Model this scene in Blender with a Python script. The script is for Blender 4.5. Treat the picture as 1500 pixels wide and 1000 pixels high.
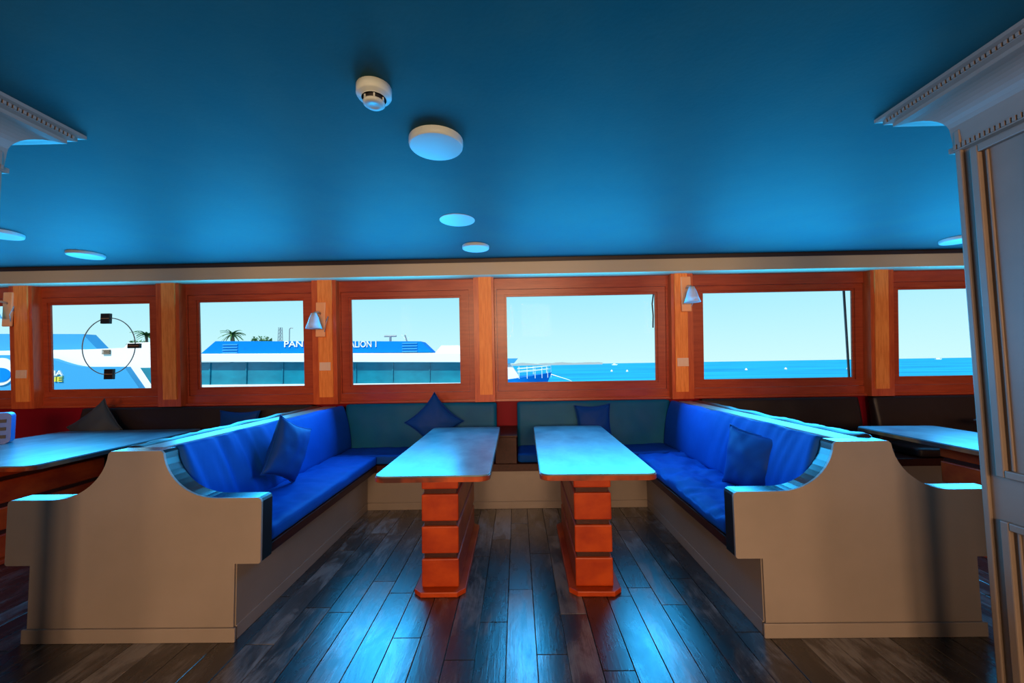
import bpy, bmesh, math, random
from mathutils import Vector, Matrix, noise
random.seed(7)
for o in list(bpy.data.objects):
    bpy.data.objects.remove(o)
S = bpy.context.scene
COL = S.collection
R = math.radians

# ------------------------------------------------------------------ camera
PITCH, ROLL, YAW = R(3.15), R(0.93), R(0.7)
cam = bpy.data.objects.new('camera', bpy.data.cameras.new('camera'))
COL.objects.link(cam)
cam.data.sensor_width = 36.0
cam.data.lens = 36.0 * 583.0 / 1500.0
cam.data.clip_start = 0.02
cam.data.clip_end = 6000
fw = Vector((-math.sin(YAW)*math.cos(PITCH), math.cos(YAW)*math.cos(PITCH), math.sin(PITCH)))
rt = Vector((math.cos(YAW), math.sin(YAW), 0))
up = rt.cross(fw)
r2 = rt*math.cos(ROLL) - up*math.sin(ROLL)
u2 = up*math.cos(ROLL) + rt*math.sin(ROLL)
m = Matrix((r2, u2, -fw)).transposed().to_4x4()
m.translation = Vector((0, 0, 1.35))
cam.matrix_world = m
S.camera = cam

# ------------------------------------------------------------------ view
S.view_settings.view_transform = 'Standard'
S.view_settings.look = 'None'
S.view_settings.exposure = 0.0
S.view_settings.gamma = 1.0
S.view_settings.use_curve_mapping = False

# ------------------------------------------------------------------ world sky
w = bpy.data.worlds.new('sky'); S.world = w; w.use_nodes = True
nt = w.node_tree; nt.nodes.clear()
out = nt.nodes.new('ShaderNodeOutputWorld'); bg = nt.nodes.new('ShaderNodeBackground')
tc = nt.nodes.new('ShaderNodeTexCoord'); sp = nt.nodes.new('ShaderNodeSeparateXYZ')
rp = nt.nodes.new('ShaderNodeValToRGB')
rp.color_ramp.elements[0].position = 0.0; rp.color_ramp.elements[0].color = (0.62, 0.93, 0.93, 1)
rp.color_ramp.elements[1].position = 0.55; rp.color_ramp.elements[1].color = (0.08, 0.42, 0.86, 1)
e = rp.color_ramp.elements.new(0.18); e.color = (0.36, 0.80, 0.93, 1)
nt.links.new(tc.outputs['Generated'], sp.inputs[0]); nt.links.new(sp.outputs['Z'], rp.inputs[0])
nt.links.new(rp.outputs[0], bg.inputs[0]); nt.links.new(bg.outputs[0], out.inputs[0])
bg.inputs[1].default_value = 1.08

# ------------------------------------------------------------------ sun, daylight at the windows and added rear fill
sun = bpy.data.objects.new('sun', bpy.data.lights.new('sun', 'SUN')); COL.objects.link(sun)
sun.data.energy = 5.0; sun.data.angle = R(0.6); sun.data.color = (1.0, 0.96, 0.9)
sun.rotation_euler = (R(42), 0, R(-24))
SHEAR = 0.06
def wy(y0, z):               # the window wall leans in a little towards its top
    return y0 - SHEAR*(z - 0.97)
WINDOWS = [(-6.75, -5.48), (-5.03, -3.95), (-3.41, -2.285), (-1.765, -0.608),
           (-0.103, 1.468), (1.977, 3.535), (4.02, 5.3), (5.75, 7.1)]
GZ0, GZ1 = 1.148, 2.058
BLUE = (0.02, 0.44, 1.0)
P_FRONT, P_BACK = 56.0, 142.0
def area(name, loc, rx, sx, sy, power, color):
    l = bpy.data.lights.new(name, 'AREA'); l.shape = 'RECTANGLE'
    l.size = sx; l.size_y = sy; l.energy = power; l.color = color
    o = bpy.data.objects.new(name, l); COL.objects.link(o)
    o.location = loc; o.rotation_euler = (R(rx), 0, 0)
    return o
for i, (a, b) in enumerate(WINDOWS):
    area('window_daylight', ((a+b)/2, 4.015, 1.6), -101, b-a, 0.9, P_FRONT*(b-a), BLUE)
BACKWIN_AND_FILL = [(-4.0, -3.2), (-1.0, -0.1), (0.15, 1.05), (3.3, 4.1)]  # outer two are unseen openings, added to fill light on the bench ends
for a, b in BACKWIN_AND_FILL:
    area('rear_window_and_fill', ((a+b)/2, -3.55, 1.72), 88, b-a, 1.0, P_BACK*(b-a)*(1.0 if abs(a+b) < 3 else 0.55), (1.0, 0.60, 0.33))

# ------------------------------------------------------------------ materials
MATS = {}
def mat(name, col, rough=0.5, spec=0.5, metal=0.0, bump=0.0, bscale=40.0, bstretch=(1, 1, 1),
        col2=None, nscale=6.0, nstretch=(1, 1, 1), lo=0.35, hi=0.65, emit=0.0, coat=0.0, objrand=False, detail=4.0,
        sheen=0.0):
    mt = bpy.data.materials.new(name); mt.use_nodes = True
    n = mt.node_tree.nodes; L = mt.node_tree.links
    b = n['Principled BSDF']
    b.inputs['Base Color'].default_value = (*col, 1)
    b.inputs['Roughness'].default_value = rough
    b.inputs['Specular IOR Level'].default_value = spec
    b.inputs['Metallic'].default_value = metal
    b.inputs['Coat Weight'].default_value = coat
    b.inputs['Coat Roughness'].default_value = 0.12
    b.inputs['Sheen Weight'].default_value = sheen
    if emit:
        b.inputs['Emission Color'].default_value = (*col, 1); b.inputs['Emission Strength'].default_value = emit
    t = n.new('ShaderNodeTexCoord')
    vec = t.outputs['Object']
    if objrand:
        oi = n.new('ShaderNodeObjectInfo'); ad = n.new('ShaderNodeVectorMath'); ad.operation = 'MULTIPLY_ADD'
        cb = n.new('ShaderNodeCombineXYZ')
        for k in range(3): L.new(oi.outputs['Random'], cb.inputs[k])
        L.new(cb.outputs[0], ad.inputs[0]); ad.inputs[1].default_value = (37, 53, 71); L.new(vec, ad.inputs[2])
        vec = ad.outputs[0]
    if col2 is not None:
        mp = n.new('ShaderNodeMapping'); mp.inputs['Scale'].default_value = nstretch
        L.new(vec, mp.inputs[0])
        nz = n.new('ShaderNodeTexNoise'); nz.inputs['Scale'].default_value = nscale
        nz.inputs['Detail'].default_value = detail; nz.inputs['Roughness'].default_value = 0.6
        L.new(mp.outputs[0], nz.inputs['Vector'])
        r_ = n.new('ShaderNodeValToRGB')
        r_.color_ramp.elements[0].position = lo; r_.color_ramp.elements[0].color = (*col, 1)
        r_.color_ramp.elements[1].position = hi; r_.color_ramp.elements[1].color = (*col2, 1)
        L.new(nz.outputs['Fac'], r_.inputs[0]); L.new(r_.outputs[0], b.inputs['Base Color'])
    if bump:
        mp2 = n.new('ShaderNodeMapping'); mp2.inputs['Scale'].default_value = bstretch
        L.new(vec, mp2.inputs[0])
        nz2 = n.new('ShaderNodeTexNoise'); nz2.inputs['Scale'].default_value = bscale; nz2.inputs['Detail'].default_value = 3
        L.new(mp2.outputs[0], nz2.inputs['Vector'])
        bp = n.new('ShaderNodeBump'); bp.inputs['Strength'].default_value = bump; bp.inputs['Distance'].default_value = 0.01
        L.new(nz2.outputs['Fac'], bp.inputs['Height']); L.new(bp.outputs[0], b.inputs['Normal'])
    MATS[name] = mt
    return mt

mat('ceiling_paint', (0.003, 0.052, 0.064), 0.6, 0.12, bump=0.05, bscale=60, col2=(0.011, 0.060, 0.064), nscale=3)
mat('cream_paint', (0.46, 0.40, 0.26), 0.4)
mat('panel_paint', (0.25, 0.210, 0.182), 0.32, 0.35, col2=(0.22, 0.186, 0.16), nscale=2)
mat('pillar_paint', (0.21, 0.165, 0.13), 0.45, 0.3, col2=(0.18, 0.142, 0.112), nscale=3)
mat('white_plastic', (0.37, 0.45, 0.45), 0.4, 0.2)  # white plastic with the cyan of the window light mixed into its colour
mat('dark_wood', (0.030, 0.008, 0.006), 0.4, 0.2, col2=(0.05, 0.012, 0.008), nscale=5, nstretch=(8, 1, 8))
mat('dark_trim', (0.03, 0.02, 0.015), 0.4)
mat('dark_edge', (0.004, 0.014, 0.020), 0.22, 0.5)  # near-black gloss on the edges of the end panels
mat('mahogany', (0.33, 0.042, 0.014), 0.3, 0.45, bump=0.05, bscale=30, bstretch=(1, 1, 14), col2=(0.43, 0.068, 0.022), nscale=4, nstretch=(1, 1, 10))
mat('mahogany_upright', (0.46, 0.065, 0.016), 0.32, 0.45, bump=0.05, bscale=30, bstretch=(14, 14, 1), col2=(0.60, 0.11, 0.026), nscale=4, nstretch=(10, 10, 1))
mat('oak_strip', (0.95, 0.31, 0.065), 0.4, 0.3, bump=0.06, bscale=25, bstretch=(20, 20, 1), col2=(0.82, 0.22, 0.04), nscale=5, nstretch=(14, 14, 0.7), lo=0.4, hi=0.6)
mat('block_wood', (0.42, 0.055, 0.006), 0.4, 0.25, col2=(0.27, 0.024, 0.004), nscale=5, nstretch=(1, 1, 1.5), objrand=True)
mat('worn_edge', (0.05, 0.012, 0.010), 0.4, 0.3, col2=(0.42, 0.07, 0.012), nscale=3, lo=0.45, hi=0.65, objrand=True)
mat('red_dado', (0.20, 0.004, 0.014), 0.5, 0.1)
mat('brown_leather', (0.022, 0.014, 0.013), 0.42, 0.3, bump=0.08, bscale=80)
mat('blue_fabric', (0.002, 0.060, 0.33), 0.65, 0.10, bump=0.12, bscale=14, col2=(0.003, 0.072, 0.38), nscale=5)
mat('teal_pad', (0.002, 0.105, 0.21), 0.5, 0.15, bump=0.06, bscale=8, col2=(0.002, 0.08, 0.19), nscale=3)  # teal of the middle back pads, greener than the seat fabric
mat('navy_fabric', (0.003, 0.045, 0.23), 0.6, 0.12, bump=0.12, bscale=25)
mat('grey_fabric', (0.05, 0.055, 0.055), 0.6, 0.3, bump=0.1, bscale=25)
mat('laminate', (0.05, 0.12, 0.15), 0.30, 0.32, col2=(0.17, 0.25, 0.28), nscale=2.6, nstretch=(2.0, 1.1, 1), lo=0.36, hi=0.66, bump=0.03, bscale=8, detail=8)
def plank_mat():
    mt = bpy.data.materials.new('plank'); mt.use_nodes = True; MATS['plank'] = mt
    n = mt.node_tree.nodes; L = mt.node_tree.links; b = n['Principled BSDF']
    t = n.new('ShaderNodeTexCoord'); oi = n.new('ShaderNodeObjectInfo'); cb = n.new('ShaderNodeCombineXYZ')
    for k in range(3): L.new(oi.outputs['Random'], cb.inputs[k])
    ad = n.new('ShaderNodeVectorMath'); ad.operation = 'MULTIPLY_ADD'; ad.inputs[1].default_value = (37, 53, 71)
    L.new(cb.outputs[0], ad.inputs[0]); L.new(t.outputs['Object'], ad.inputs[2])
    def nz(scale, st, det, rough=0.6, dist=0.0):
        mp = n.new('ShaderNodeMapping'); mp.inputs['Scale'].default_value = st; L.new(ad.outputs[0], mp.inputs[0])
        z = n.new('ShaderNodeTexNoise'); z.inputs['Scale'].default_value = scale; z.inputs['Detail'].default_value = det
        z.inputs['Roughness'].default_value = rough; z.inputs['Distortion'].default_value = dist
        L.new(mp.outputs[0], z.inputs['Vector']); return z.outputs['Fac']
    def mth(op, a, c):
        q = n.new('ShaderNodeMath'); q.operation = op
        for k, v in enumerate((a, c)):
            if isinstance(v, (int, float)): q.inputs[k].default_value = v
            else: L.new(v, q.inputs[k])
        return q.outputs[0]
    blot = nz(3.2, (2.6, 0.9, 1), 6, 0.65, 0.6); grain = nz(9, (14, 0.8, 1), 4)
    tone = mth('MULTIPLY', oi.outputs['Random'], 0.22)
    f = mth('ADD', mth('MULTIPLY', blot, 0.95), mth('ADD', mth('MULTIPLY', grain, 0.30), tone))
    r_ = n.new('ShaderNodeValToRGB'); cr = r_.color_ramp
    cr.elements[0].position = 0.60; cr.elements[0].color = (0.004, 0.003, 0.003, 1)
    cr.elements[1].position = 0.90; cr.elements[1].color = (0.17, 0.16, 0.155, 1)
    e = cr.elements.new(0.73); e.color = (0.028, 0.023, 0.021, 1)
    L.new(f, r_.inputs[0]); L.new(r_.outputs[0], b.inputs['Base Color'])
    b.inputs['Specular IOR Level'].default_value = 1.0
    b.inputs['Coat Weight'].default_value = 0.4; b.inputs['Coat Roughness'].default_value = 0.28
    L.new(mth('ADD', mth('MULTIPLY', blot, -0.32), 0.43), b.inputs['Roughness'])
    bp = n.new('ShaderNodeBump'); bp.inputs['Strength'].default_value = 0.2; bp.inputs['Distance'].default_value = 0.008
    L.new(f, bp.inputs['Height']); L.new(bp.outputs[0], b.inputs['Normal'])
plank_mat()
mat('subfloor', (0.012, 0.010, 0.008), 0.8)
mat('switch_plastic', (0.85, 0.58, 0.40), 0.4, 0.3)
mat('brass', (0.55, 0.35, 0.20), 0.35, metal=0.7)
mat('peach_wood', (0.95, 0.42, 0.17), 0.4, 0.3)
mat('chrome', (0.7, 0.7, 0.7), 0.15, metal=1.0)
mat('black_plastic', (0.008, 0.008, 0.008), 0.5)
mat('caddy_blue', (0.015, 0.10, 0.30), 0.35)
mat('bulb_glass', (0.75, 0.85, 0.9), 0.15)
# outdoors
mat('boat_white', (0.82, 0.82, 0.80), 0.4)
mat('boat_blue', (0.002, 0.19, 0.62), 0.6, 0.05, col2=(0.002, 0.21, 0.66), nscale=0.4)
mat('boat_blue_pale', (0.05, 0.30, 0.55), 0.6, 0.05)
mat('boat_glass', (0.004, 0.15, 0.22), 0.2, col2=(0.006, 0.22, 0.30), nscale=0.7, nstretch=(1, 1, 2))
mat('boat_yellow', (0.75, 0.62, 0.05), 0.5)
mat('sea', (0.0, 0.26, 0.46), 0.6, 0.05, bump=0.4, bscale=0.3, bstretch=(0.3, 1, 1), col2=(0.01, 0.44, 0.68), nscale=0.10, nstretch=(0.22, 1, 1), lo=0.40, hi=0.66, detail=8)
mat('leaf', (0.05, 0.14, 0.03), 0.6)
mat('trunk', (0.16, 0.10, 0.06), 0.8)
mat('far_land', (0.42, 0.42, 0.38), 0.9)
mat('steel_grey', (0.22, 0.25, 0.27), 0.5)
def glass_mat(name, tint, refl, rough=0.0):
    mt = bpy.data.materials.new(name); mt.use_nodes = True
    n = mt.node_tree.nodes; L = mt.node_tree.links; n.clear()
    o = n.new('ShaderNodeOutputMaterial'); mx = n.new('ShaderNodeMixShader')
    tr = n.new('ShaderNodeBsdfTransparent'); gl = n.new('ShaderNodeBsdfGlossy')
    tr.inputs[0].default_value = (*tint, 1); gl.inputs['Roughness'].default_value = rough
    lw = n.new('ShaderNodeLayerWeight'); lw.inputs[0].default_value = refl
    L.new(lw.outputs['Fresnel'], mx.inputs[0]); L.new(tr.outputs[0], mx.inputs[1]); L.new(gl.outputs[0], mx.inputs[2])
    L.new(mx.outputs[0], o.inputs[0]); MATS[name] = mt
glass_mat('pane_glass', (0.97, 0.99, 1.0), 0.05)
glass_mat('shade_glass', (0.86, 0.88, 0.9), 0.06, 0.2)
def frost(name):
    mt = MATS[name]; n = mt.node_tree.nodes; L = mt.node_tree.links
    df = n.new('ShaderNodeBsdfDiffuse'); df.inputs[0].default_value = (0.8, 0.82, 0.82, 1)
    mx = n.new('ShaderNodeMixShader'); mx.inputs[0].default_value = 0.4
    o = [q for q in n if q.type == 'OUTPUT_MATERIAL'][0]; src = o.inputs[0].links[0].from_socket
    L.new(src, mx.inputs[1]); L.new(df.outputs[0], mx.inputs[2]); L.new(mx.outputs[0], o.inputs[0])
frost('shade_glass')

# ------------------------------------------------------------------ helpers
def link(name, me, mt, parent=None, smooth=False):
    o = bpy.data.objects.new(name, me); COL.objects.link(o)
    if mt and not me.materials: me.materials.append(MATS[mt])
    if parent: o.parent = parent
    if smooth:
        for p in me.polygons: p.use_smooth = True
    return o
def obj(name, bm, mt, parent=None, smooth=False, loc=None, rot=None):
    bmesh.ops.recalc_face_normals(bm, faces=bm.faces)
    me = bpy.data.meshes.new(name); bm.to_mesh(me); bm.free()
    o = link(name, me, mt, parent, smooth)
    if loc: o.location = loc
    if rot: o.rotation_euler = rot
    return o
def thing(name, label, cat, loc=(0, 0, 0), rz=0.0, group=None):
    o = bpy.data.objects.new(name, None); COL.objects.link(o); o.empty_display_size = 0.1
    o.location = loc; o.rotation_euler = (0, 0, rz)
    tag(o, label, cat, group); return o
def tag(o, label, cat, group=None):
    o['label'] = label; o['category'] = cat
    if group: o['group'] = group
    return o
def struct(o, label, cat):
    o['kind'] = 'structure'; o['label'] = label; o['category'] = cat; return o
def dup(root):
    r = root.copy(); COL.objects.link(r)
    for ch in root.children:
        c = ch.copy(); COL.objects.link(c); c.parent = r
        for g in ch.children:
            d = g.copy(); COL.objects.link(d); d.parent = c
    return r
def box(bm, x0, x1, y0, y1, z0, z1, bev=0.0, seg=2, shear=False):
    vs = []
    for x in (x0, x1):
        for y in (y0, y1):
            for z in (z0, z1):
                vs.append(bm.verts.new((x, wy(y, z) if shear else y, z)))
    fs = [(0, 1, 3, 2), (4, 6, 7, 5), (0, 4, 5, 1), (2, 3, 7, 6), (0, 2, 6, 4), (1, 5, 7, 3)]
    faces = [bm.faces.new([vs[i] for i in f]) for f in fs]
    if bev:
        es = list({e for f in faces for e in f.edges})
        bmesh.ops.bevel(bm, geom=es, offset=bev, segments=seg, affect='EDGES', profile=0.5)
def B(*a, **k):
    bm = bmesh.new(); box(bm, *a, **k); return bm
def prism(bm, pts, axis, a, b, bev=0.0):
    """extrude a 2-D outline along an axis ('y': pts are x,z; 'z': pts are x,y; 'x': pts are y,z)"""
    def P(p, t):
        return {'y': (p[0], t, p[1]), 'z': (p[0], p[1], t), 'x': (t, p[0], p[1])}[axis]
    v0 = [bm.verts.new(P(p, a)) for p in pts]; v1 = [bm.verts.new(P(p, b)) for p in pts]
    n = len(pts)
    f0 = bm.faces.new(v0); f1 = bm.faces.new(v1[::-1])
    for i in range(n):
        bm.faces.new((v0[i], v0[(i+1) % n], v1[(i+1) % n], v1[i]))
    if bev:
        es = list(f0.edges) + list(f1.edges)
        bmesh.ops.bevel(bm, geom=es, offset=bev, segments=2, affect='EDGES', profile=0.5)
def lathe(bm, prof, n=24, c=(0, 0, 0)):
    rings = []
    for r_, z in prof:
        if r_ < 1e-6: rings.append([bm.verts.new((c[0], c[1], c[2]+z))])
        else: rings.append([bm.verts.new((c[0]+r_*math.cos(2*math.pi*k/n), c[1]+r_*math.sin(2*math.pi*k/n), c[2]+z)) for k in range(n)])
    for A, Bq in zip(rings[:-1], rings[1:]):
        for k in range(n):
            a, b = A[k % len(A)], A[(k+1) % len(A)]; d, e_ = Bq[k % len(Bq)], Bq[(k+1) % len(Bq)]
            vs = []
            for v in (a, b, e_, d):
                if v not in vs: vs.append(v)
            if len(vs) > 2: bm.faces.new(vs)
def tube(bm, pts, r, n=8, closed=False):
    pts = [Vector(p) for p in pts]; N = len(pts); rings = []
    prev = None
    for i, p in enumerate(pts):
        if closed: t = pts[(i+1) % N] - pts[i-1]
        else: t = pts[min(i+1, N-1)] - pts[max(i-1, 0)]
        t.normalize()
        ref = prev if prev is not None else (Vector((0, 0, 1)) if abs(t.z) < 0.9 else Vector((1, 0, 0)))
        a = t.cross(ref)
        if a.length < 1e-4: a = t.cross(Vector((1, 0.3, 0)))
        a.normalize(); b = a.cross(t); b.normalize(); prev = b
        rr = r[i] if isinstance(r, (list, tuple)) else r
        rings.append([bm.verts.new(p + a*rr*math.cos(2*math.pi*k/n) + b*rr*math.sin(2*math.pi*k/n)) for k in range(n)])
    for i in range(N if closed else N-1):
        A, Bq = rings[i], rings[(i+1) % N]
        for k in range(n):
            bm.faces.new((A[k], A[(k+1) % n], Bq[(k+1) % n], Bq[k]))
    if not closed:
        bm.faces.new(rings[0][::-1]); bm.faces.new(rings[-1])
def rrect(x0, x1, y0, y1, r, n=5):
    pts = []
    for cx, cy, a0 in ((x1-r, y1-r, 0), (x0+r, y1-r, 90), (x0+r, y0+r, 180), (x1-r, y0+r, 270)):
        for k in range(n+1):
            a = R(a0 + 90*k/n); pts.append((cx+r*math.cos(a), cy+r*math.sin(a)))
    return pts
def pad(sx, sy, sz, r, nx, ny, nz, fn=None):
    """a soft upholstered pad: a box of even quads with rounded edges, then pushed by fn(p, normal)"""
    bm = bmesh.new(); vmap = {}
    def V(i, j, k):
        key = (i, j, k)
        if key not in vmap:
            p = Vector(((i/nx-.5)*sx, (j/ny-.5)*sy, (k/nz-.5)*sz))
            q = Vector((max(-sx/2+r, min(sx/2-r, p.x)), max(-sy/2+r, min(sy/2-r, p.y)), max(-sz/2+r, min(sz/2-r, p.z))))
            d = p - q
            nn = d.normalized() if d.length > 1e-9 else Vector((0, 0, 1))
            p2 = q + nn*r if d.length > 1e-9 else p
            if fn: p2 = p2 + fn(p2, nn)
            vmap[key] = bm.verts.new(p2)
        return vmap[key]
    for i in range(nx):
        for j in range(ny):
            for k in (0, nz): bm.faces.new((V(i, j, k), V(i+1, j, k), V(i+1, j+1, k), V(i, j+1, k)))
    for i in range(nx):
        for k in range(nz):
            for j in (0, ny): bm.faces.new((V(i, j, k), V(i+1, j, k), V(i+1, j, k+1), V(i, j, k+1)))
    for j in range(ny):
        for k in range(nz):
            for i in (0, nx): bm.faces.new((V(i, j, k), V(i, j+1, k), V(i, j+1, k+1), V(i, j, k+1)))
    return bm
def nz3(x, y, z): return noise.noise(Vector((x, y, z)))

# ================================================================== THE SETTING
# ---- floor: dark sub-floor with separate planks
fl = obj('floor', B(-7.6, 7.6, -3.6, 4.5, -0.10, -0.012), 'subfloor')
struct(fl, 'weathered dark wood plank floor', 'floor')
PW, PL = 0.142, 0.98
pm = bpy.data.meshes.new('plank'); bm = bmesh.new()
box(bm, -PW/2+0.0012, PW/2-0.0012, -PL/2+0.0012, PL/2-0.0012, -0.012, 0.0, bev=0.0018, seg=1); bmesh.ops.recalc_face_normals(bm, faces=bm.faces); bm.to_mesh(pm); bm.free()
rest = bmesh.new()
ncol = int(15.2/PW)
for c in range(ncol):
    x = -7.6 + (c+0.5)*PW
    y = -3.6 + random.random()*PL*0.9 - PL/2
    while y < 4.5:
        yc = y + PL/2
        if -2.95 < x < 2.95 and 1.0 < yc < 4.1 and yc + PL/2 < 4.45:
            o = link('plank', pm, 'plank', fl); o.location = (x, yc, 0)
        else:
            y0, y1 = max(-3.6, y), min(4.5, y+PL)
            if y1 - y0 > 0.02: box(rest, x-PW/2+0.0012, x+PW/2-0.0012, y0+0.0012, y1-0.0012, -0.012, 0.0)
        y += PL
ro = obj('plank_field', rest, 'plank', fl); ro['kind'] = 'stuff'

# ---- ceiling
struct(obj('ceiling', B(-7.6, 7.6, -3.6, 4.5, 2.42, 2.52), 'ceiling_paint'), 'smooth blue painted ceiling of the cabin', 'ceiling')

# ---- window wall
wb = bmesh.new()
box(wb, -7.6, 7.6, 4.30, 4.45, 0, 0.975)
box(wb, -7.6, 7.6, 4.16, 4.45, 2.25, 2.42)
edges = [(-7.6, WINDOWS[0][0]-0.12)] + [(WINDOWS[i][1]+0.11, WINDOWS[i+1][0]-0.11) for i in range(7)] + [(WINDOWS[7][1]+0.12, 7.6)]
for a, b in edges: box(wb, a, b, 4.26, 4.33, 0.975, 2.25, shear=True)
wf = obj('wall_front', wb, 'red_dado'); struct(wf, 'window wall with dark red lower panel behind the benches', 'wall')
# back and side walls
bb = bmesh.new()
box(bb, -7.6, 7.6, -3.6, -3.45, 0, 1.2); box(bb, -7.6, 7.6, -3.6, -3.45, 2.25, 2.42)
xs = [-7.6] + [v for p in BACKWIN_AND_FILL for v in p] + [7.6]
for a, b in zip(xs[0::2], xs[1::2]): box(bb, a, b, -3.6, -3.45, 1.2, 2.25)
struct(obj('wall_back', bb, 'mahogany'), 'wood wall behind the camera with window openings, the outer two added for fill light', 'wall')
struct(obj('wall_left', B(-7.7, -7.6, -3.6, 4.5, 0, 2.42), 'mahogany'), 'wood end wall at the left of the cabin', 'wall')
struct(obj('wall_right', B(7.6, 7.7, -3.6, 4.5, 0, 2.42), 'mahogany'), 'wood end wall at the right of the cabin', 'wall')

# ---- windows: casing, sash, bead and pane
POSTS = [(-5.22, .245), (-3.655, .245), (-2.007, .255), (-0.338, .21), (1.711, .223), (3.753, .235), (5.53, .24)]
lim = [-7.0] + [p[0] for p in POSTS] + [7.4]
WLAB = ['sliver of window at the far left edge', 'window with the round clear view ring', 'window looking out at the blue roofed boat and palm',
        'window over the diamond pillow', 'window with the ship bow in its corner', 'window full of open sea and sky', 'window beside the white panelled pillar', 'window beyond the pillar']
def ring(bm, x0, x1, z0, z1, i0, i1, k0, k1, y0, y1):
    box(bm, x0, x1, y0, y1, z0, k0, shear=True); box(bm, x0, x1, y0, y1, k1, z1, shear=True)
    box(bm, x0, i0, y0, y1, k0, k1, shear=True); box(bm, i1, x1, y0, y1, k0, k1, shear=True)
for i, (a, b) in enumerate(WINDOWS):
    l = lim[i] + (POSTS[i-1][1]/2 if i > 0 else 0) - 0.02; r = lim[i+1] - (POSTS[i][1]/2 if i < 7 else 0) + 0.02
    we = bpy.data.objects.new('window_%d' % (i+1), None); COL.objects.link(we); we.location = (0, 0, 0)
    struct(we, WLAB[i], 'window')
    bm = bmesh.new(); ring(bm, l, r, 0.975, 2.252, a-0.105, b+0.105, 1.058, 2.135, 4.245, 4.302); obj('casing', bm, 'mahogany', we)
    bm = bmesh.new(); ring(bm, a-0.103, b+0.103, 1.060, 2.133, a-0.022, b+0.022, GZ0-0.022, GZ1+0.022, 4.255, 4.300); sash = obj('sash', bm, 'mahogany', we)
    bm = bmesh.new(); ring(bm, a-0.022, b+0.022, GZ0-0.022, GZ1+0.022, a, b, GZ0, GZ1, 4.270, 4.288); obj('bead', bm, 'mahogany', sash)
    bm = bmesh.new(); box(bm, a-0.01, b+0.01, 4.276, 4.281, GZ0-0.01, GZ1+0.01, shear=True); obj('pane', bm, 'pane_glass', we)

# ---- posts between the windows
PLAB = ['post at the far left with a sconce', 'plain post right of the clear view ring window', 'post with the low wall sconce', 'plain post between the two middle windows',
        'post with the high wall sconce', 'plain post near the white pillar', 'post hidden by the pillar']
for i, (c, wd) in enumerate(POSTS):
    bm = bmesh.new(); box(bm, c-wd/2, c+wd/2, 4.16, 4.26, 0.955, 2.256, shear=True)
    p = obj('trim_%d' % (i+2), bm, 'mahogany_upright'); struct(p, 'red brown wooden ' + PLAB[i], 'post')
    sw = wd*0.58 if i != 3 else wd*0.62
    off = 0.015 if c < 0 else -0.015
    bm = bmesh.new(); box(bm, c-sw/2+off, c+sw/2+off, 4.146, 4.165, 1.03, 2.256, shear=True)
    s_ = obj('strip', bm, 'oak_strip', p); s_['label'] = 'paler orange strip on the post'

# ---- pelmet along the top of the window wall
t1 = obj('trim_1', B(-7.6, 7.6, 3.975, 4.2, 2.246, 2.378, bev=0.006), 'cream_paint'); struct(t1, 'cream pelmet board running above the windows', 'trim')
obj('dark_bead', B(-7.6, 7.6, 3.99, 4.2, 2.378, 2.42), 'dark_trim', t1)  # dark brown cove strip between pelmet and ceiling
obj('sill_bead', B(-7.6, 7.6, 4.21, 4.30, 0.955, 0.976), 'mahogany', wf)

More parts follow.
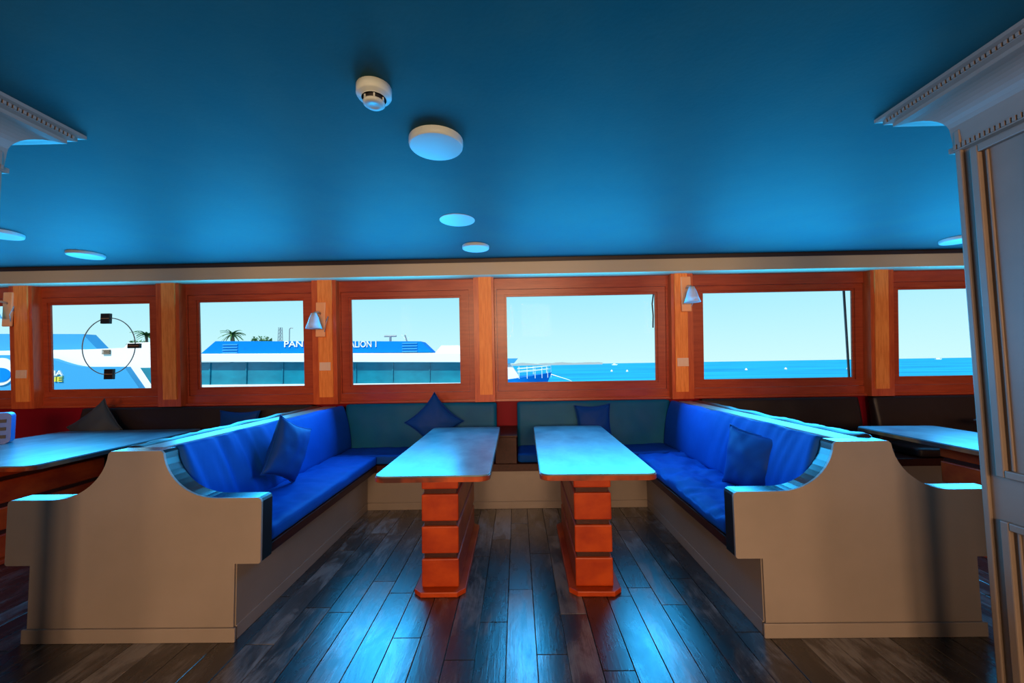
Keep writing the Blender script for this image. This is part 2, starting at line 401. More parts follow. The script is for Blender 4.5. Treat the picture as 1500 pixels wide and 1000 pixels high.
# ---- panelled pillars with cornices
def pillar(name, label, x_face, sgn, y0, y1, paint='pillar_paint'):
    t = thing(name, label, 'pillar', (x_face + sgn*0.2, (y0+y1)/2, 0))
    cx, cy = x_face + sgn*0.2, (y0+y1)/2
    hx, hy = 0.2, (y1-y0)/2
    obj('shaft', B(-hx, hx, -hy, hy, 0, 2.42), paint, t)
    f = -sgn*hx     # local x of the aisle face
    def on_face(bm, ya, yb, za, zb, d):
        box(bm, min(f, f-sgn*d), max(f, f-sgn*d), ya, yb, za, zb, bev=0.004, seg=2)
    bm = bmesh.new(); on_face(bm, hy-0.022, hy, 0.0, 2.26, 0.014); on_face(bm, -hy, -hy+0.022, 0, 2.26, 0.014); obj('edge_bead', bm, paint, t)
    for za, zb in ((0.10, 0.74), (0.90, 2.16)):
        bm = bmesh.new()
        ya, yb, wd = -hy+0.06, hy-0.055, 0.028
        on_face(bm, ya, ya+wd, za, zb, 0.02); on_face(bm, yb-wd, yb, za, zb, 0.02)
        on_face(bm, ya+wd, yb-wd, za, za+wd, 0.02); on_face(bm, ya+wd, yb-wd, zb-wd, zb, 0.02)
        on_face(bm, ya+wd+0.012, ya+wd+0.022, za+wd, zb-wd, 0.008); on_face(bm, yb-wd-0.022, yb-wd-0.012, za+wd, zb-wd, 0.008)
        obj('panel_moulding', bm, paint, t)
    # cornice: rings stepping outwards to the ceiling
    def sweep(prof):
        bm = bmesh.new(); rows = []
        for d, z in prof:
            rows.append([bm.verts.new(v) for v in ((-hx-d, -hy-d, z), (hx+d, -hy-d, z), (hx+d, hy+d, z), (-hx-d, hy+d, z))])
        for A, Q in zip(rows[:-1], rows[1:]):
            for k in range(4): bm.faces.new((A[k], A[(k+1) % 4], Q[(k+1) % 4], Q[k]))
        return bm
    prof = [(0.0, 2.17), (0.018, 2.175), (0.018, 2.195), (0.008, 2.20), (0.012, 2.26)]
    prof += [(0.012 + 0.10*(1-math.cos(R(a))), 2.26 + 0.10*math.sin(R(a))) for a in range(0, 91, 10)]
    prof += [(0.128, 2.362), (0.128, 2.378), (0.150, 2.384), (0.150, 2.40), (0.170, 2.405), (0.170, 2.4195)]
    c_ = obj('cornice', sweep(prof), paint, t)
    bm = bmesh.new()
    n = int((2*hy)/0.016)
    for k in range(n):
        y = -hy + (k+0.5)*2*hy/n
        x = f - sgn*0.016
        box(bm, x-0.006, x+0.006, y-0.005, y+0.005, 2.18, 2.20)
    d_ = obj('dentil_row', bm, paint, c_); d_['kind'] = 'stuff'
    bm = bmesh.new()
    n = int((2*hy+0.3)/0.016)
    for k in range(n):
        y = -hy-0.14 + k*0.016
        x = f - sgn*0.150
        box(bm, x-0.006, x+0.006, y-0.005, y+0.005, 2.386, 2.399)
    d_ = obj('bead_row', bm, paint, c_); d_['kind'] = 'stuff'
    return t
pillar('panelled_pillar', 'white panelled pillar with stepped cornice at the right edge', 1.80, 1, 1.24, 1.592)
pillar('panelled_pillar', 'pillar cut off at the left edge, only its cornice showing', -2.125, -1, 1.22, 1.575)

# ================================================================== FURNITURE
# ---- double benches, back to back, with a shaped end panel
def bench_outline():
    h = [(0.52, 0.0), (0.52, 0.372), (0.642, 0.372), (0.65, 0.38), (0.65, 0.675), (0.645, 0.688), (0.632, 0.695)]
    for k in range(0, 13):
        a = R(90 - 7.5*k*0.93); h.append((0.42-0.28*math.cos(a), 0.95-0.255*math.sin(a)))
    h += [(0.139, 0.925), (0.128, 0.935)]
    return h
def double_bench(name, label, cx, blue_side, rumple=1.0):
    yb, y0, y1 = 4.14, 2.03, 2.12
    t = thing(name, label, 'bench', (cx, 2.03, 0))
    def L(bm): bmesh.ops.translate(bm, verts=bm.verts, vec=(-0, -2.03, 0)); return bm
    h = bench_outline(); pts = h + [(-x, z) for x, z in h[::-1]]
    bm = bmesh.new(); prism(bm, pts, 'y', y0, y0+0.012); obj('end_panel', L(bm), 'panel_paint', t)
    bm = bmesh.new(); pu = [p for p in pts if p[1] > 0.37 and not (abs(p[0]) < 0.53 and p[1] < 0.38)]; prism(bm, pu, 'y', y0+0.0121, y1); e_ = obj('edge_band', L(bm), 'dark_edge', t); e_['label'] = 'dark glossy edge of the end panel'
    obj('baseboard', L(B(-0.535, 0.535, y0-0.012, y0-0.0001, 0, 0.068, bev=0.003)), 'panel_paint', t)
    obj('base', L(B(-0.5195, 0.5195, y0+0.0121, yb+0.1, 0, 0.3715)), 'panel_paint', t)
    for s in (-1, 1):
        bm = B(min(s*0.5196, s*0.530), max(s*0.5196, s*0.530), y0+0.0121, 3.775, 0, 0.068, bev=0.003); obj('baseboard', L(bm), 'panel_paint', t)
        obj('kick_panel', L(B(min(s*0.5196, s*0.5245), max(s*0.5196, s*0.5245), y0+0.0121, 3.79, 0.0685, 0.371)), 'panel_paint', t)
        obj('apron', L(B(min(s*0.30, s*0.635), max(s*0.30, s*0.635), y1, 3.72, 0.373, 0.425, bev=0.004)), 'dark_wood', t)
    # backrest core with its cream cap
    bm = bmesh.new(); prism(bm, [(-0.16, 0.425), (0.16, 0.425), (0.06, 0.915), (-0.06, 0.915)], 'y', y1, yb); obj('back_core', L(bm), 'dark_wood', t)
    obj('top_cap', L(B(-0.062, 0.062, y1, yb, 0.9151, 0.936, bev=0.004)), 'panel_paint', t)
    for s in (-1, 1):
        isb = (s == blue_side); seed = 3.1*cx + s
        fab = 'blue_fabric' if isb else 'brown_leather'
        ln = 3.715 - (y1+0.004)
        def fs(p, n_, seed=seed):
            a = 0.010*nz3(p.x*6+seed, p.y*5, 0) + 0.006*nz3(p.x*14, p.y*16+seed, 1) + 0.004*nz3(p.x*30, p.y*9+seed, 2)
            crown = 0.012*max(0, 1-(p.x/0.23)**2)
            a = a*rumple + 0.006*(rumple-1)*nz3(p.x*11+p.y*7, p.y*13+seed, 5)
            front = max(0, p.x*s/0.23)
            return Vector((0, 0, (a+crown) if n_.z > 0.3 else 0)) + Vector((s*0.004*rumple*front*nz3(p.y*8, seed, 0), 0, -0.008*(rumple-1)*front*(1+nz3(p.y*6, seed, 2)) if n_.z > 0.3 else 0))
        bm = pad(0.46, ln, 0.085, 0.025, 18, 70, 6, fs)
        obj('seat_pad', bm, fab, t, True, loc=(s*0.41, y1+0.004-2.03+ln/2, 0.4705))
        lb = yb - 0.01 - (y1+0.006); hh = 0.455
        def fb(p, n_, seed=seed, s=s):
            fade = max(0.0, min(1.0, (0.2 - p.y)/0.9))
            a = 0.016*fade*nz3(p.y*11+p.z*3.5+seed, p.z*1.5, 0) + 0.010*fade*nz3(p.y*24+p.z*6, p.z*2.5+seed, 3) + 0.006*nz3(p.y*3, p.z*4, seed)
            crown = 0.018*max(0, 1-(p.z/0.22)**2)
            v = Vector((s*(a+crown) if n_.x*s > 0.3 else 0, 0, 0))
            v.z += 0.010*nz3(p.y*5+seed, 0, 4) if n_.z > 0.3 else 0
            return v
        bm = pad(0.085, lb, hh, 0.028, 5, 110, 26, fb)
        obj('back_pad', bm, fab, t, True, loc=(s*0.154, y1+0.006-2.03+lb/2, 0.718), rot=(0, -s*R(11.5), 0))
    return t
double_bench('double_bench', 'left back to back bench with blue cushions and cream end panel', -1.95, 1)
double_bench('double_bench', 'right back to back bench with blue cushions and cream end panel', 1.712, -1, 2.4)

# ---- benches along the window wall
def wall_bench(name, label, segs, x0, x1, fab_back, fab_seat, divider=None):
    t = thing(name, label, 'bench', ((x0+x1)/2, 3.7, 0)); c = Vector(((x0+x1)/2, 3.7, 0))
    def L(bm): bmesh.ops.translate(bm, verts=bm.verts, vec=-c); return bm
    obj('base', L(B(x0, x1, 3.795, 4.29, 0, 0.357)), 'panel_paint', t)
    obj('baseboard', L(B(x0, x1, 3.783, 3.7949, 0, 0.066, bev=0.003)), 'panel_paint', t)
    obj('apron', L(B(x0-0.10, x1+0.10, 3.725, 4.0, 0.3575, 0.425, bev=0.004)), 'dark_wood', t)
    for i, (a, b) in enumerate(segs):
        seed = a*2.7
        def fs(p, n_): 
            return Vector((0, 0, 0.012*nz3(p.x*4+seed, p.y*6, 0)+0.004*nz3(p.x*16, p.y*14, seed) if n_.z > 0.3 else 0))
        obj('seat_pad', pad(b-a-0.06, 0.41, 0.085, 0.025, int((b-a)*28), 14, 6, fs), fab_seat, t, True, loc=Vector(((a+b)/2+(0.03 if a < -1 else -0.03), 3.935, 0.4715))-c)
        def fb(p, n_):
            k = 0.010*max(0, 1-(p.z/0.22)**2) + 0.010*nz3(p.x*3+seed, p.z*4, 1) + 0.004*nz3(p.x*9+p.z*4, p.z*6, seed)
            return Vector((0, -k if n_.y < -0.3 else 0, 0))
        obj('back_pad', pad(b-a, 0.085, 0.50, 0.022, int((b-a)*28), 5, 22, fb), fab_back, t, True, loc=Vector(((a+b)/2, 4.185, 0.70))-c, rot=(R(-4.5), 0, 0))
    if divider:
        a, b = divider
        d = obj('divider_box', L(B(a, b, 3.73, 4.29, 0.426, 0.665, bev=0.004)), 'dark_wood', t); d['label'] = 'dark red wooden box between the two halves'
        obj('divider_top', L(B(a-0.006, b+0.006, 3.715, 4.29, 0.6651, 0.688, bev=0.004)), 'dark_wood', d)
    return t
wall_bench('wall_bench', 'teal backed wall bench under the middle windows, split by a wooden box', [(-1.80, -0.222), (-0.010, 1.575)], -1.43, 1.19, 'teal_pad', 'blue_fabric', (-0.215, -0.017))
wall_bench('wall_bench', 'dark brown wall bench behind the left table', [(-4.60, -2.14)], -4.55, -2.48, 'brown_leather', 'brown_leather')
wall_bench('wall_bench', 'dark brown wall bench behind the right table', [(1.90, 3.51), (3.655, 5.3)], 2.24, 5.25, 'brown_leather', 'brown_leather')

# ---- tables
def table(label, cx, cy, wd=0.635, ln=1.66, rot=0.0, group='pedestal tables', wood='block_wood'):
    t = thing('pedestal_table', label, 'table', (cx, cy, 0), rot, group)
    bm = bmesh.new(); prism(bm, rrect(-wd/2+.004, wd/2-.004, -ln/2+.004, ln/2-.004, 0.05), 'z', 0.742, 0.75, bev=0.002); tt = obj('table_top', bm, 'laminate', t)
    bm = bmesh.new(); prism(bm, rrect(-wd/2, wd/2, -ln/2, ln/2, 0.054), 'z', 0.716, 0.7419, bev=0.003); e_ = obj('top_edging', bm, 'worn_edge' if wood == 'block_wood' else wood, tt)
    zs = [(0.032, 0.196), (0.226, 0.384), (0.414, 0.572), (0.602, 0.715)]
    hw, hy0, hy1 = 0.111, -0.58, 0.33
    bm = bmesh.new(); box(bm, -hw+0.014, hw-0.014, hy0+0.016, hy1-0.016, 0.03, 0.716); obj('pedestal_core', bm, 'dark_wood', t)
    for z0, z1 in zs:
        obj('pedestal_block', B(-hw, hw, hy0, hy1, z0, z1, bev=0.008), wood, t)
    c = 0.045; x, ya, yb = 0.152, hy0-0.05, hy1+0.05
    bm = bmesh.new(); prism(bm, [(-x, ya+c), (-x+c, ya), (x-c, ya), (x, ya+c), (x, yb-c), (x-c, yb), (-x+c, yb), (-x, yb-c)], 'z', 0.0, 0.03, bev=0.005)
    obj('plinth', bm, wood, t)
    return t
table('pale topped table, left of the two in the middle of the seating bay', -0.482, 3.01, rot=R(0.4))
table('pale topped table, right of the two in the middle of the seating bay', 0.445, 3.005, rot=R(-1.0))
table('wide pale table behind the left bench', -3.80, 3.23, wd=1.36, ln=1.46, rot=R(2))
table('table behind the right bench, cut by the pillar', 3.26, 2.74, wd=0.66, ln=1.66, rot=R(-2))
table('farther table tip just showing left of the pillar', 4.62, 3.05, wd=0.66, ln=1.66)

# ---- throw pillows
def pillow(label, sx, sz, th, loc, rot, mt='navy_fabric', seed=0.0, pinch=0.13):
    n = 22; bm = bmesh.new(); G = {}
    for side in (-1, 1):
        for i in range(n+1):
            for j in range(n+1):
                u, v = i/n*2-1, j/n*2-1
                edge = i in (0, n) or j in (0, n)
                key = (i, j, 0 if edge else side)
                if key in G: continue
                x = u*(1 - pinch*(1-v*v)*abs(u)**1.5)*sx/2; z = v*(1 - pinch*(1-u*u)*abs(v)**1.5)*sz/2
                y = side*th/2*((1-u*u)**0.42)*((1-v*v)**0.42)
                rr = math.hypot(u, v)
                y *= 1 + 0.16*nz3(u*2.2+seed, v*2.2, side) + 0.10*nz3(math.atan2(v, u)*3, seed+rr*0.8, side)*rr
                y += 0.012*nz3(u*1.5+seed, v*1.5, 5)
                G[key] = bm.verts.new((x, y, z))
    def g(i, j, s):
        return G[(i, j, 0)] if (i in (0, n) or j in (0, n)) else G[(i, j, s)]
    for s in (-1, 1):
        for i in range(n):
            for j in range(n): bm.faces.new((g(i, j, s), g(i+1, j, s), g(i+1, j+1, s), g(i, j+1, s)))
    ed = [(i, 0) for i in range(n)] + [(n, j) for j in range(n)] + [(i, n) for i in range(n, 0, -1)] + [(0, j) for j in range(n, 0, -1)]
    loop = [G[(i, j, 0)].co.copy() for i, j in ed]
    o = obj('throw_pillow', bm, mt, None, True, loc=loc, rot=rot)
    tag(o, label, 'pillow', 'throw pillows on the benches')
    bm = bmesh.new(); tube(bm, loop, 0.0045, 6, closed=True); obj('piping', bm, mt, o, True)
    return o
pillow('blue pillow leaning on one corner against the left bench back', 0.345, 0.40, 0.15, (-1.63, 2.83, 0.765), (R(0), R(25), R(80)), seed=1)
pillow('blue pillow standing as a diamond against the back bench', 0.42, 0.42, 0.13, (-0.845, 4.035, 0.775), (R(-6), R(45), R(2)), seed=4, pinch=0.16)
pillow('blue square pillow behind the right middle table', 0.36, 0.37, 0.12, (0.76, 4.055, 0.738), (R(-6), R(-2), 0), seed=7)
pillow('blue square pillow against the right bench back', 0.40, 0.40, 0.15, (1.485, 2.60, 0.698), (R(-9), R(4), R(-72)), seed=9)
pillow('grey pillow tilted on a corner behind the left table', 0.46, 0.40, 0.13, (-4.30, 4.03, 0.76), (R(-8), R(-38), R(3)), 'grey_fabric', seed=12)
pillow('dark blue pillow peeking over the left bench back', 0.42, 0.36, 0.12, (-2.85, 4.05, 0.735), (R(-8), R(1), 0), seed=14)

# ---- ceiling lights and smoke detector
def ceil_light(label, x, y, drop=0.03, r=0.122):
    t = thing('ceiling_light', label, 'light', (x, y, 2.42), 0, 'round ceiling lights')
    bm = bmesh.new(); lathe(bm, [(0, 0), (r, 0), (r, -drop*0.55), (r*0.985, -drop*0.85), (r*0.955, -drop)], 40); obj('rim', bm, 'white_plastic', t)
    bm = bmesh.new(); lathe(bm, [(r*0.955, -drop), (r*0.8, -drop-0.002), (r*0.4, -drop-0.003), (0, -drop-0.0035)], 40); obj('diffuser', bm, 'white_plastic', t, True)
ceil_light('large round white ceiling light below the smoke detector', -0.37, 1.845, 0.034, 0.128)
ceil_light('thin flush ceiling disc between two lights', -0.428, 2.90, 0.004, 0.13)
ceil_light('small round ceiling light nearest the middle windows', -0.36, 3.565, 0.026)
ceil_light('round ceiling light above the clear view ring window', -3.95, 3.56, 0.026, 0.13)
ceil_light('round ceiling light cut off by the left edge', -3.97, 2.96, 0.026, 0.13)
ceil_light('round ceiling light beside the white pillar', 4.05, 3.63, 0.026, 0.13)
sd = thing('smoke_detector', 'white round smoke detector on the blue ceiling', 'smoke detector', (-0.535, 1.475, 2.42))
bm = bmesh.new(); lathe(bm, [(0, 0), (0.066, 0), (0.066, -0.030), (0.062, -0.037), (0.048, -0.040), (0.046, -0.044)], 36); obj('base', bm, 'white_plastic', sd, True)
bm = bmesh.new(); lathe(bm, [(0.037, -0.040), (0.037, -0.058), (0, -0.058)], 30); obj('sensor_grille', bm, 'black_plastic', sd)
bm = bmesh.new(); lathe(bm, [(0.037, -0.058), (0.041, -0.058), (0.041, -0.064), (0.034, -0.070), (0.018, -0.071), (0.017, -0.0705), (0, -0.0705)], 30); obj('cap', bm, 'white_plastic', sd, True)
for k in range(6):
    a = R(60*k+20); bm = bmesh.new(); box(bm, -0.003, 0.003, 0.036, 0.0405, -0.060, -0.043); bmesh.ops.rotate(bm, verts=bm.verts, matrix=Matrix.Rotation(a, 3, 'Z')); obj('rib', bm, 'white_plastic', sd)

# ---- wall sconces, switches
def sconce(label, x, zc):
    yf = wy(4.146, zc)
    t = thing('wall_sconce', label, 'sconce', (x, yf, zc), 0, 'wall sconces on the posts')
    obj('backplate', B(-0.05, 0.05, -0.022, 0.0, -0.18, 0.18, bev=0.008), 'peach_wood', t)
    bm = bmesh.new(); tube(bm, [(0, -0.02, 0.06), (0, -0.07, 0.075), (0, -0.13, 0.06), (0, -0.15, 0.04)], 0.011, 8); obj('arm', bm, 'brass', t, True)
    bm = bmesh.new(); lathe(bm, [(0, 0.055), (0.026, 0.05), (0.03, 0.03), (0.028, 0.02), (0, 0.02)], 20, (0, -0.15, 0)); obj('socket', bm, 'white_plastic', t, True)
    bm = bmesh.new(); lathe(bm, [(0.03, 0.035), (0.045, 0.0), (0.058, -0.05), (0.078, -0.105), (0.075, -0.105), (0.055, -0.05), (0.042, 0.0), (0.027, 0.033)], 28, (0, -0.15, 0)); obj('shade', bm, 'shade_glass', t, True)
    bm = bmesh.new(); lathe(bm, [(0, 0.02), (0.013, 0.015), (0.018, -0.02), (0.028, -0.05), (0.022, -0.075), (0, -0.085)], 18, (0, -0.15, 0)); obj('bulb', bm, 'bulb_glass', t, True)
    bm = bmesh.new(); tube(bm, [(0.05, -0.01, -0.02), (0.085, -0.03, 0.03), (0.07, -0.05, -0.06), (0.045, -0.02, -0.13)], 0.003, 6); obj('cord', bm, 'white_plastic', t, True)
sconce('wall sconce with glass bell shade on the post over the left bench', -2.03, 1.835)
sconce('wall sconce with glass bell shade on the post over the right bench', 1.742, 2.03)
sconce('wall sconce cut off by the left edge', -5.32, 2.0)
def switch(label, x, z):
    t = thing('wall_switch', label, 'switch', (x, wy(4.146, z), z), 0, 'switch plates on the posts')
    obj('plate', B(-0.058, 0.058, -0.009, 0, -0.043, 0.043, bev=0.003), 'switch_plastic', t)
    for s in (-1, 1): obj('rocker', B(s*0.022-0.016, s*0.022+0.016, -0.013, -0.009, -0.026, 0.026, bev=0.002), 'switch_plastic', t)
switch('switch plate on the post over the left bench', -1.997, 1.35)
switch('switch plate on the post over the right bench', 1.704, 1.335)
switch('switch plate on the post at the far left', -5.205, 1.32)

# ---- clear-view ring on the second window
t = thing('clear_view_ring', 'thin round ring with three black clips on the window glass', 'ring', (-4.405, 4.235, 1.605))
bm = bmesh.new(); tube(bm, [(0.29*math.cos(R(a)), 0, 0.305*math.sin(R(a))) for a in range(0, 360, 6)], 0.005, 8, True); obj('ring', bm, 'steel_grey', t, True)
for x, z, wd, ht in ((-0.035, 0.30, 0.05, 0.055), (0.285, 0.0, 0.065, 0.025), (0.025, -0.30, 0.048, 0.055)):
    k = obj('clip', B(x-wd, x+wd, -0.02, 0.012, z-ht, z+ht, bev=0.004), 'black_plastic', t)
    obj('clip_seam', B(x-wd*0.9, x+wd*0.9, -0.023, -0.0201, z-0.004, z+0.004), 'brass', k)
# ---- rod and cord by the windows
bm = bmesh.new(); tube(bm, [(1.44, 4.16, 2.05), (1.425, 4.165, 1.95), (1.435, 4.175, 1.83), (1.43, 4.18, 1.70)], 0.007, 8); tag(obj('hanging_cord', bm, 'black_plastic', None, True), 'short black cord hanging at the right of the bow window', 'cord')
bm = bmesh.new(); tube(bm, [(3.63, 4.42, 1.0), (3.63, 4.42, 2.2)], 0.012, 10); tube(bm, [(3.63, 4.42, 1.0), (3.63, 4.42, 0.9)], 0.03, 10); tag(obj('awning_pole', bm, 'steel_grey', None, True), 'thin grey pole outside the open sea window', 'pole')

# ---- caddy on the left table
t = thing('cutlery_caddy', 'blue holder with dark slots standing on the left table', 'caddy', (-4.37, 3.30, 0.75), R(38))
bm = bmesh.new()
prism(bm, rrect(-0.16, 0.10, 0.0, 0.255, 0.03), 'y', -0.05, 0.05, bev=0.004); bd = obj('body', bm, 'caddy_blue', t)
for r_ in range(3):
    for c in range(3): obj('slot', B(-0.12+c*0.075, -0.075+c*0.075, -0.0535, -0.0501, 0.045+r_*0.065, 0.072+r_*0.065, bev=0.001, seg=1), 'black_plastic', t)

# ================================================================== OUTDOORS
sea = obj('sea', B(-3000, 3000, 6.5, 900, -2.6, -2.2), 'sea'); sea['kind'] = 'stuff'; tag(sea, 'bright turquoise blue sea reaching to the horizon', 'sea')

# ---- big boat with the blue roof
bt = thing('passenger_boat', 'white passenger boat with blue roof and lettering beyond the windows', 'boat', (-10, 22, -2.2))
o0 = Vector((-10, 22, -2.2))
def OB(name, bm, mt, parent, off=o0, smooth=False):
    bmesh.ops.translate(bm, verts=bm.verts, vec=-off); return obj(name, bm, mt, parent, smooth)
bm = bmesh.new(); prism(bm, [(-17.7, 2.14), (-16.85, 2.86), (-5.35, 2.66), (-4.7, 2.04)], 'y', 22.0, 23.2); rf = OB('blue_roof', bm, 'boat_blue', bt)
bm = bmesh.new(); prism(bm, [(-18.3, 1.72), (-18.2, 2.17), (-3.0, 1.97), (-1.3, 1.62), (-1.0, 1.42)], 'y', 21.7, 26.8, bev=0.03); OB('roof_band', bm, 'boat_white', bt)
bm = bmesh.new(); prism(bm, [(-4.6, 2.02), (-4.25, 2.42), (-3.3, 2.42), (-2.4, 1.95)], 'y', 22.3, 23.5); OB('wheelhouse', bm, 'boat_white', bt)
bm = bmesh.new(); prism(bm, [(-18.2, 0.44), (-18.2, 1.70), (-2.2, 1.46), (-2.0, 0.30)], 'y', 22.1, 26.4); OB('window_band', bm, 'boat_glass', bt)
for k in range(8):
    x = -17.2 + k*2.05
    OB('mullion', B(x, x+0.06, 22.03, 22.1, 0.44, 1.68), 'boat_glass', bt)
bm = bmesh.new(); prism(bm, [(-18.6, -2.2), (-18.6, 0.45), (-1.6, 0.32), (0.2, -0.2), (-0.8, -2.2)], 'y', 21.8, 26.7); OB('hull', bm, 'boat_white', bt)
for cx, cz in ((-16.0, 2.42), (-5.95, 2.33)):
    for k in range(4): OB('vent_slat', B(cx-0.42, cx+0.42, 21.955, 22.0, cz-0.26+k*0.15, cz-0.19+k*0.15), 'boat_blue_pale', rf)
def text(body, x0, x1, z0, z1, y, mt, parent, off):
    cu = bpy.data.curves.new('txt', 'FONT'); cu.body = body; cu.extrude = 0.02; cu.offset = 0.010; cu.resolution_u = 3
    tmp = bpy.data.objects.new('txt', cu); COL.objects.link(tmp)
    dg = bpy.context.evaluated_depsgraph_get(); me = bpy.data.meshes.new_from_object(tmp.evaluated_get(dg))
    bpy.data.objects.remove(tmp)
    xs_ = [v.co.x for v in me.vertices]; ys_ = [v.co.y for v in me.vertices]
    mx, Mx, my, My = min(xs_), max(xs_), min(ys_), max(ys_)
    for v in me.vertices:
        a = (v.co.x-mx)/(Mx-mx); b = (v.co.y-my)/(My-my); d = v.co.z
        v.co = Vector((x0+a*(x1-x0), y - d, z0+b*(z1-z0))) - off
    me.materials.clear()
    bm = bmesh.new(); bm.from_mesh(me); todo = set(bm.verts); islands = []
    while todo:
        st = [todo.pop()]; isl = set(st)
        while st:
            for e2 in st.pop().link_edges:
                for v in e2.verts:
                    if v in todo: todo.remove(v); isl.add(v); st.append(v)
        islands.append(isl)
    for isl in sorted(islands, key=lambda q: min(v.co.x for v in q)):
        b2 = bmesh.new(); mp = {v: b2.verts.new(v.co) for v in isl}
        for f in bm.faces:
            if f.verts[0] in isl: b2.faces.new([mp[v] for v in f.verts])
        obj('letter', b2, mt, parent)
    bm.free()
text('PANO', -12.95, -11.42, 2.455, 2.80, 21.97, 'boat_white', rf, o0)
text('ALION 1', -9.30, -7.80, 2.375, 2.735, 21.97, 'boat_white', rf, o0)
# roof gear
gm = bmesh.new(); tube(gm, [(-7.35, 23, 2.6), (-7.35, 23, 3.05)], 0.07); tube(gm, [(-7.7, 23, 3.05), (-7.0, 23, 3.05)], 0.05); OB('radar_mast', gm, 'steel_grey', bt)
gm = bmesh.new(); tube(gm, [(-6.35, 23, 2.6), (-6.5, 23, 3.1)], 0.04); OB('antenna', gm, 'steel_grey', bt)

# ---- its bow with the railing
bo = o0; bw = bt
def ship_hull(name, x0, xtip, yc, half, z_wl, z_deck, z_tip, mt, parent, off):
    bm = bmesh.new(); n = 12; rows = []
    for i in range(n+1):
        f = i/n; hw = half*(1-f**2.2)
        zt = z_deck + (z_tip-z_deck)*f; xt = x0 + (xtip-x0)*f; xb = x0 + (xtip-1.3-x0)*f
        rows.append([bm.verts.new(v) for v in ((xt, yc-hw, zt), (xb, yc-hw*0.6, z_wl), (xb, yc+hw*0.6, z_wl), (xt, yc+hw, zt))])
    for A, Q in zip(rows[:-1], rows[1:]):
        for k in range(4): bm.faces.new((A[k], A[(k+1) % 4], Q[(k+1) % 4], Q[k]))
    bm.faces.new(rows[0])
    bmesh.ops.remove_doubles(bm, verts=bm.verts, dist=1e-4)
    return OB(name, bm, mt, parent, off)
ship_hull('bow_hull', -1.2, 2.25, 26.2, 2.0, -2.2, 0.30, 0.72, 'boat_blue', bw, bo)
bm = bmesh.new(); prism(bm, [(-1.9, 0.30), (-1.9, 1.9), (-1.0, 1.85), (-0.45, 1.35), (0.05, 0.62), (0.1, 0.40)], 'y', 24.8, 27.6); OB('fore_cabin', bm, 'boat_white', bw, bo)
bm = bmesh.new(); prism(bm, [(-0.75, 1.36), (-0.95, 1.66), (0.05, 1.66), (-0.20, 1.36)], 'y', 24.6, 25.0); OB('bow_screen', bm, 'boat_blue_pale', bw, bo)
for zz in (0.30, 0.50):
    gm = bmesh.new(); tube(gm, [(0.0, 24.4, 0.50+zz), (1.0, 24.75, 0.56+zz), (1.9, 25.6, 0.64+zz), (2.2, 26.2, 0.66+zz), (1.9, 26.8, 0.64+zz), (1.0, 27.6, 0.56+zz), (0, 28, 0.5+zz)], 0.022, 6); OB('rail', gm, 'boat_white', bw, bo)
for x, y in ((0.1, 24.45), (0.6, 24.6), (1.1, 24.85), (1.55, 25.2), (1.95, 25.7), (2.2, 26.2), (1.95, 26.7), (1.1, 27.55)):
    gm = bmesh.new(); tube(gm, [(x, y, 0.4), (x, y, 1.15)], 0.02, 6); OB('stanchion', gm, 'boat_white', bw, bo)
gm = bmesh.new(); tube(gm, [(2.2, 26.2, 0.6), (3.4, 26.6, 0.2), (5.2, 27, -0.8), (7, 27.4, -2.2)], 0.03, 6); tag(obj('mooring_rope', gm, 'boat_white', None, True), 'pale rope running down from the boat bow', 'rope')

# ---- nearer blue and white boat at the left
lo = Vector((-14, 12, -2.2)); lb = thing('excursion_boat', 'white boat with blue hull and yellow lettering seen through the left window', 'boat', lo)
bm = bmesh.new(); prism(bm, [(-19, -2.2), (-19, 2.0), (-13.3, 2.0), (-12.2, 2.0), (-12.12, 2.18), (-11.0, 2.20), (-10.8, 1.9), (-10.75, 1.4), (-10.75, -2.2)], 'y', 12.2, 13.0, bev=0.03); OB('superstructure', bm, 'boat_white', lb, lo)
bm = bmesh.new(); prism(bm, [(-19, 2.0), (-19, 2.6), (-13.75, 2.50), (-13.25, 2.0)], 'y', 12.4, 12.8); OB('upper_deck', bm, 'boat_blue_pale', lb, lo)
pts = [(-19, -2.2), (-19, 1.90), (-15.2, 1.85), (-14.25, 1.72)] + [(-14.25+0.1175*k, 1.72-0.265*math.sin(R(9*k))) for k in range(1, 11)] + [(-11.98, 1.44), (-11.45, 0.72), (-11.2, -2.2)]
bm = bmesh.new(); prism(bm, pts, 'y', 12.0, 12.2); OB('blue_hull_side', bm, 'boat_blue_pale', lb, lo)
bm = bmesh.new(); prism(bm, [(-11.6, 1.40), (-11.0, 1.40), (-10.5, 0.55), (-11.0, 0.55)], 'y', 12.12, 12.2); OB('side_window', bm, 'boat_glass', lb, lo)
for k in range(3): OB('vent_slat', B(-12.85, -12.62, 12.15, 12.2, 1.86+k*0.05-0.02, 1.875+k*0.05), 'trunk', lb, lo)
text('MA', -14.27, -13.84, 1.20, 1.36, 11.98, 'boat_white', lb, lo)
text('NE', -14.27, -13.84, 1.02, 1.17, 11.98, 'boat_yellow', lb, lo)
bm = bmesh.new(); prism(bm, [(-15.75+0.42*math.cos(R(a)), 1.35+0.42*math.sin(R(a))) for a in range(0, 360, 15)], 'y', 11.96, 12.0); OB('round_emblem', bm, 'boat_white', lb, lo)
bm = bmesh.new(); prism(bm, [(-15.75+0.33*math.cos(R(a)), 1.25+0.22*math.sin(R(a))) for a in range(0, 360, 15)], 'y', 11.94, 11.96); OB('emblem_oval', bm, 'boat_blue', lb, lo)

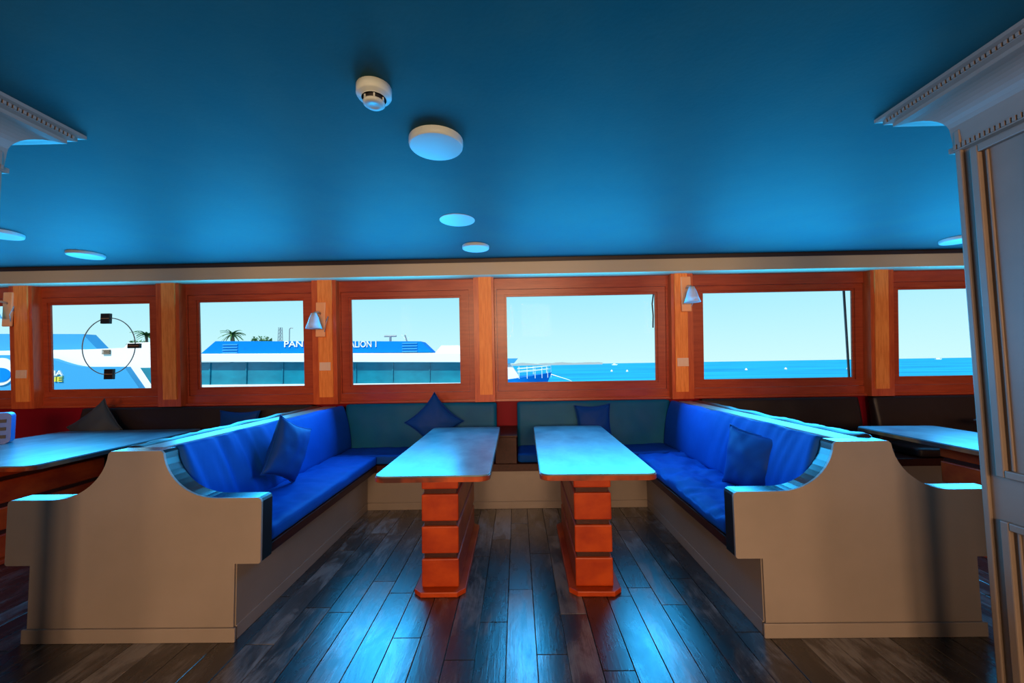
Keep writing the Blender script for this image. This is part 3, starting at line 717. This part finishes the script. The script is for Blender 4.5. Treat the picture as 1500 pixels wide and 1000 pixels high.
# ---- palms, bushes, masts on the quay
land = obj('quay', B(-150, -22, 55, 110, -2.2, 0.5), 'far_land'); tag(land, 'low quay behind the boats', 'quay')
def palm(label, x, y, z, h, sp):
    t = thing('palm_tree', label, 'palm', (x, y, 0.5), 0, 'palms on the quay')
    bm = bmesh.new(); tube(bm, [(0, 0, 0), (0.1, 0, h*0.5), (0, 0, h)], [0.3, 0.2, 0.16], 8); obj('trunk', bm, 'trunk', t, True)
    bm = bmesh.new()
    for k in range(22):
        a = 2*math.pi*k/22 + random.uniform(-.2, .2); el = random.uniform(-0.5, 0.9); L_ = sp*random.uniform(.8, 1.1)
        prev = None
        for i in range(6):
            f = i/5; d = L_*f
            p = Vector((math.cos(a)*d*math.cos(el*0.6), math.sin(a)*d*math.cos(el*0.6), h + d*math.sin(el) - 0.35*L_*f*f*1.6))
            wv = Vector((-math.sin(a), math.cos(a), -0.25))*0.22*(1-f*0.85)
            row = [bm.verts.new(p-wv), bm.verts.new(p+Vector((0, 0, .06))), bm.verts.new(p+wv*Vector((1, 1, 1)).x)]
            if prev:
                for q in range(2): bm.faces.new((prev[q], prev[q+1], row[q+1], row[q]))
            prev = row
    obj('fronds', bm, 'leaf', t)
palm('tall palm rising behind the blue roof', -43.4, 60, 0, 6.0, 1.9)
palm('palm at the edge of the clear view window', -56.6, 60, 0, 6.0, 2.2)
def bush(label, x, y, z, r):
    bm = bmesh.new()
    for k in range(90):
        d = Vector((random.gauss(0, 1), random.gauss(0, 1), random.gauss(0, 0.6)))
        d = d.normalized()*r*random.uniform(0.4, 1)
        d.z *= 0.6
        s_ = 0.35; q = [Vector((random.uniform(-s_, s_), random.uniform(-s_, s_), random.uniform(-s_, s_))) for _ in range(3)]
        bm.faces.new([bm.verts.new(d+v) for v in q])
    t = thing('leafy_tree', label, 'tree', (x, y, 0.5), 0, 'trees on the quay')
    obj('crown', bm, 'leaf', t, loc=(0, 0, z-0.5)); bm = bmesh.new(); tube(bm, [(0, 0, 0), (0, 0, z-0.5)], 0.2); obj('trunk', bm, 'trunk', t)
bush('low leafy tree right of the tall palm', -40.2, 62, 5.5, 1.5)
bush('small leafy tree just behind the palm', -42, 64, 5.3, 1.3)
bush('leafy tree at the clear view window edge', -64.5, 67, 5.6, 1.6)
bm = bmesh.new()
for dx, dy in ((-.35, -.35), (.35, -.35), (.35, .35), (-.35, .35)): tube(bm, [(dx, dy, 0), (dx*.5, dy*.5, 6.9)], 0.05, 5)
for k in range(12):
    z = 0.5+k*0.53; s_ = .35*(1-k/24); tube(bm, [(-s_, -s_, z), (s_, -s_, z+0.5)], 0.03, 4); tube(bm, [(s_, s_, z), (-s_, s_, z+0.5)], 0.03, 4)
tag(obj('lattice_mast', bm, 'steel_grey', None, loc=(-36, 60, 0.5)), 'thin lattice mast behind the blue roof', 'mast')
bm = bmesh.new(); tube(bm, [(0, 0, 0), (0, 0, 6.6), (0.15, 0, 6.8), (0.5, 0, 6.75)], 0.07, 6); tag(obj('lamp_post', bm, 'steel_grey', None, loc=(-34.6, 60, 0.5)), 'slim lamp post beside the lattice mast', 'lamp post')

# ---- far coast, small craft and buoys
bm = bmesh.new(); xs_ = [(-10+i*6) for i in range(24)]
prism(bm, [(x, -2.2 + 3.2 + 1.6*nz3(x*.05, 0, 0) + 0.9*nz3(x*.3, 1, 0)) for x in xs_] + [(128, -2.2), (-10, -2.2)], 'y', 600, 640); tag(obj('far_coast', bm, 'far_land'), 'pale low coast on the horizon behind the boat bow', 'coast')
def buoy(label, x, y, r):
    bm = bmesh.new(); lathe(bm, [(0, -0.3*r), (r*0.8, 0), (r, 0.4*r), (r*0.6, r), (0.25*r, 1.5*r), (0, 1.6*r)], 12); tag(obj('buoy', bm, 'boat_white', None, True, loc=(x, y, -2.2+0.2*r)), label, 'buoy', 'buoys on the sea')
for lab, x, y in (('buoy left of the pair in the bow window', 33, 140), ('buoy right of the pair in the bow window', 37, 135), ('buoy left of the trio in the sea window', 74, 130), ('buoy in the middle of the trio in the sea window', 88, 132), ('buoy right of the trio in the sea window', 100, 122)):
    buoy(lab, x, y, 0.45)
def motorboat(label, x, y, s_):
    o = Vector((x, y, -2.2)); t = thing('motorboat', label, 'boat', o, 0, 'small boats far out')
    bm = bmesh.new(); prism(bm, [(-3*s_, 0), (-3.2*s_, 0.9*s_), (3.8*s_, 1.1*s_), (2.8*s_, 0)], 'y', -1*s_, 1*s_); obj('hull', bm, 'boat_white', t)
    bm = bmesh.new(); prism(bm, [(-1.5*s_, 0.95*s_), (-1.2*s_, 1.9*s_), (0.8*s_, 1.9*s_), (1.6*s_, 1.0*s_)], 'y', -.8*s_, .8*s_); obj('cabin', bm, 'boat_white', t)
motorboat('small white boat on the horizon in the bow window', 102, 420, 0.9)
motorboat('small white boat on the horizon in the sliver by the pillar', 500, 480, 1.0)
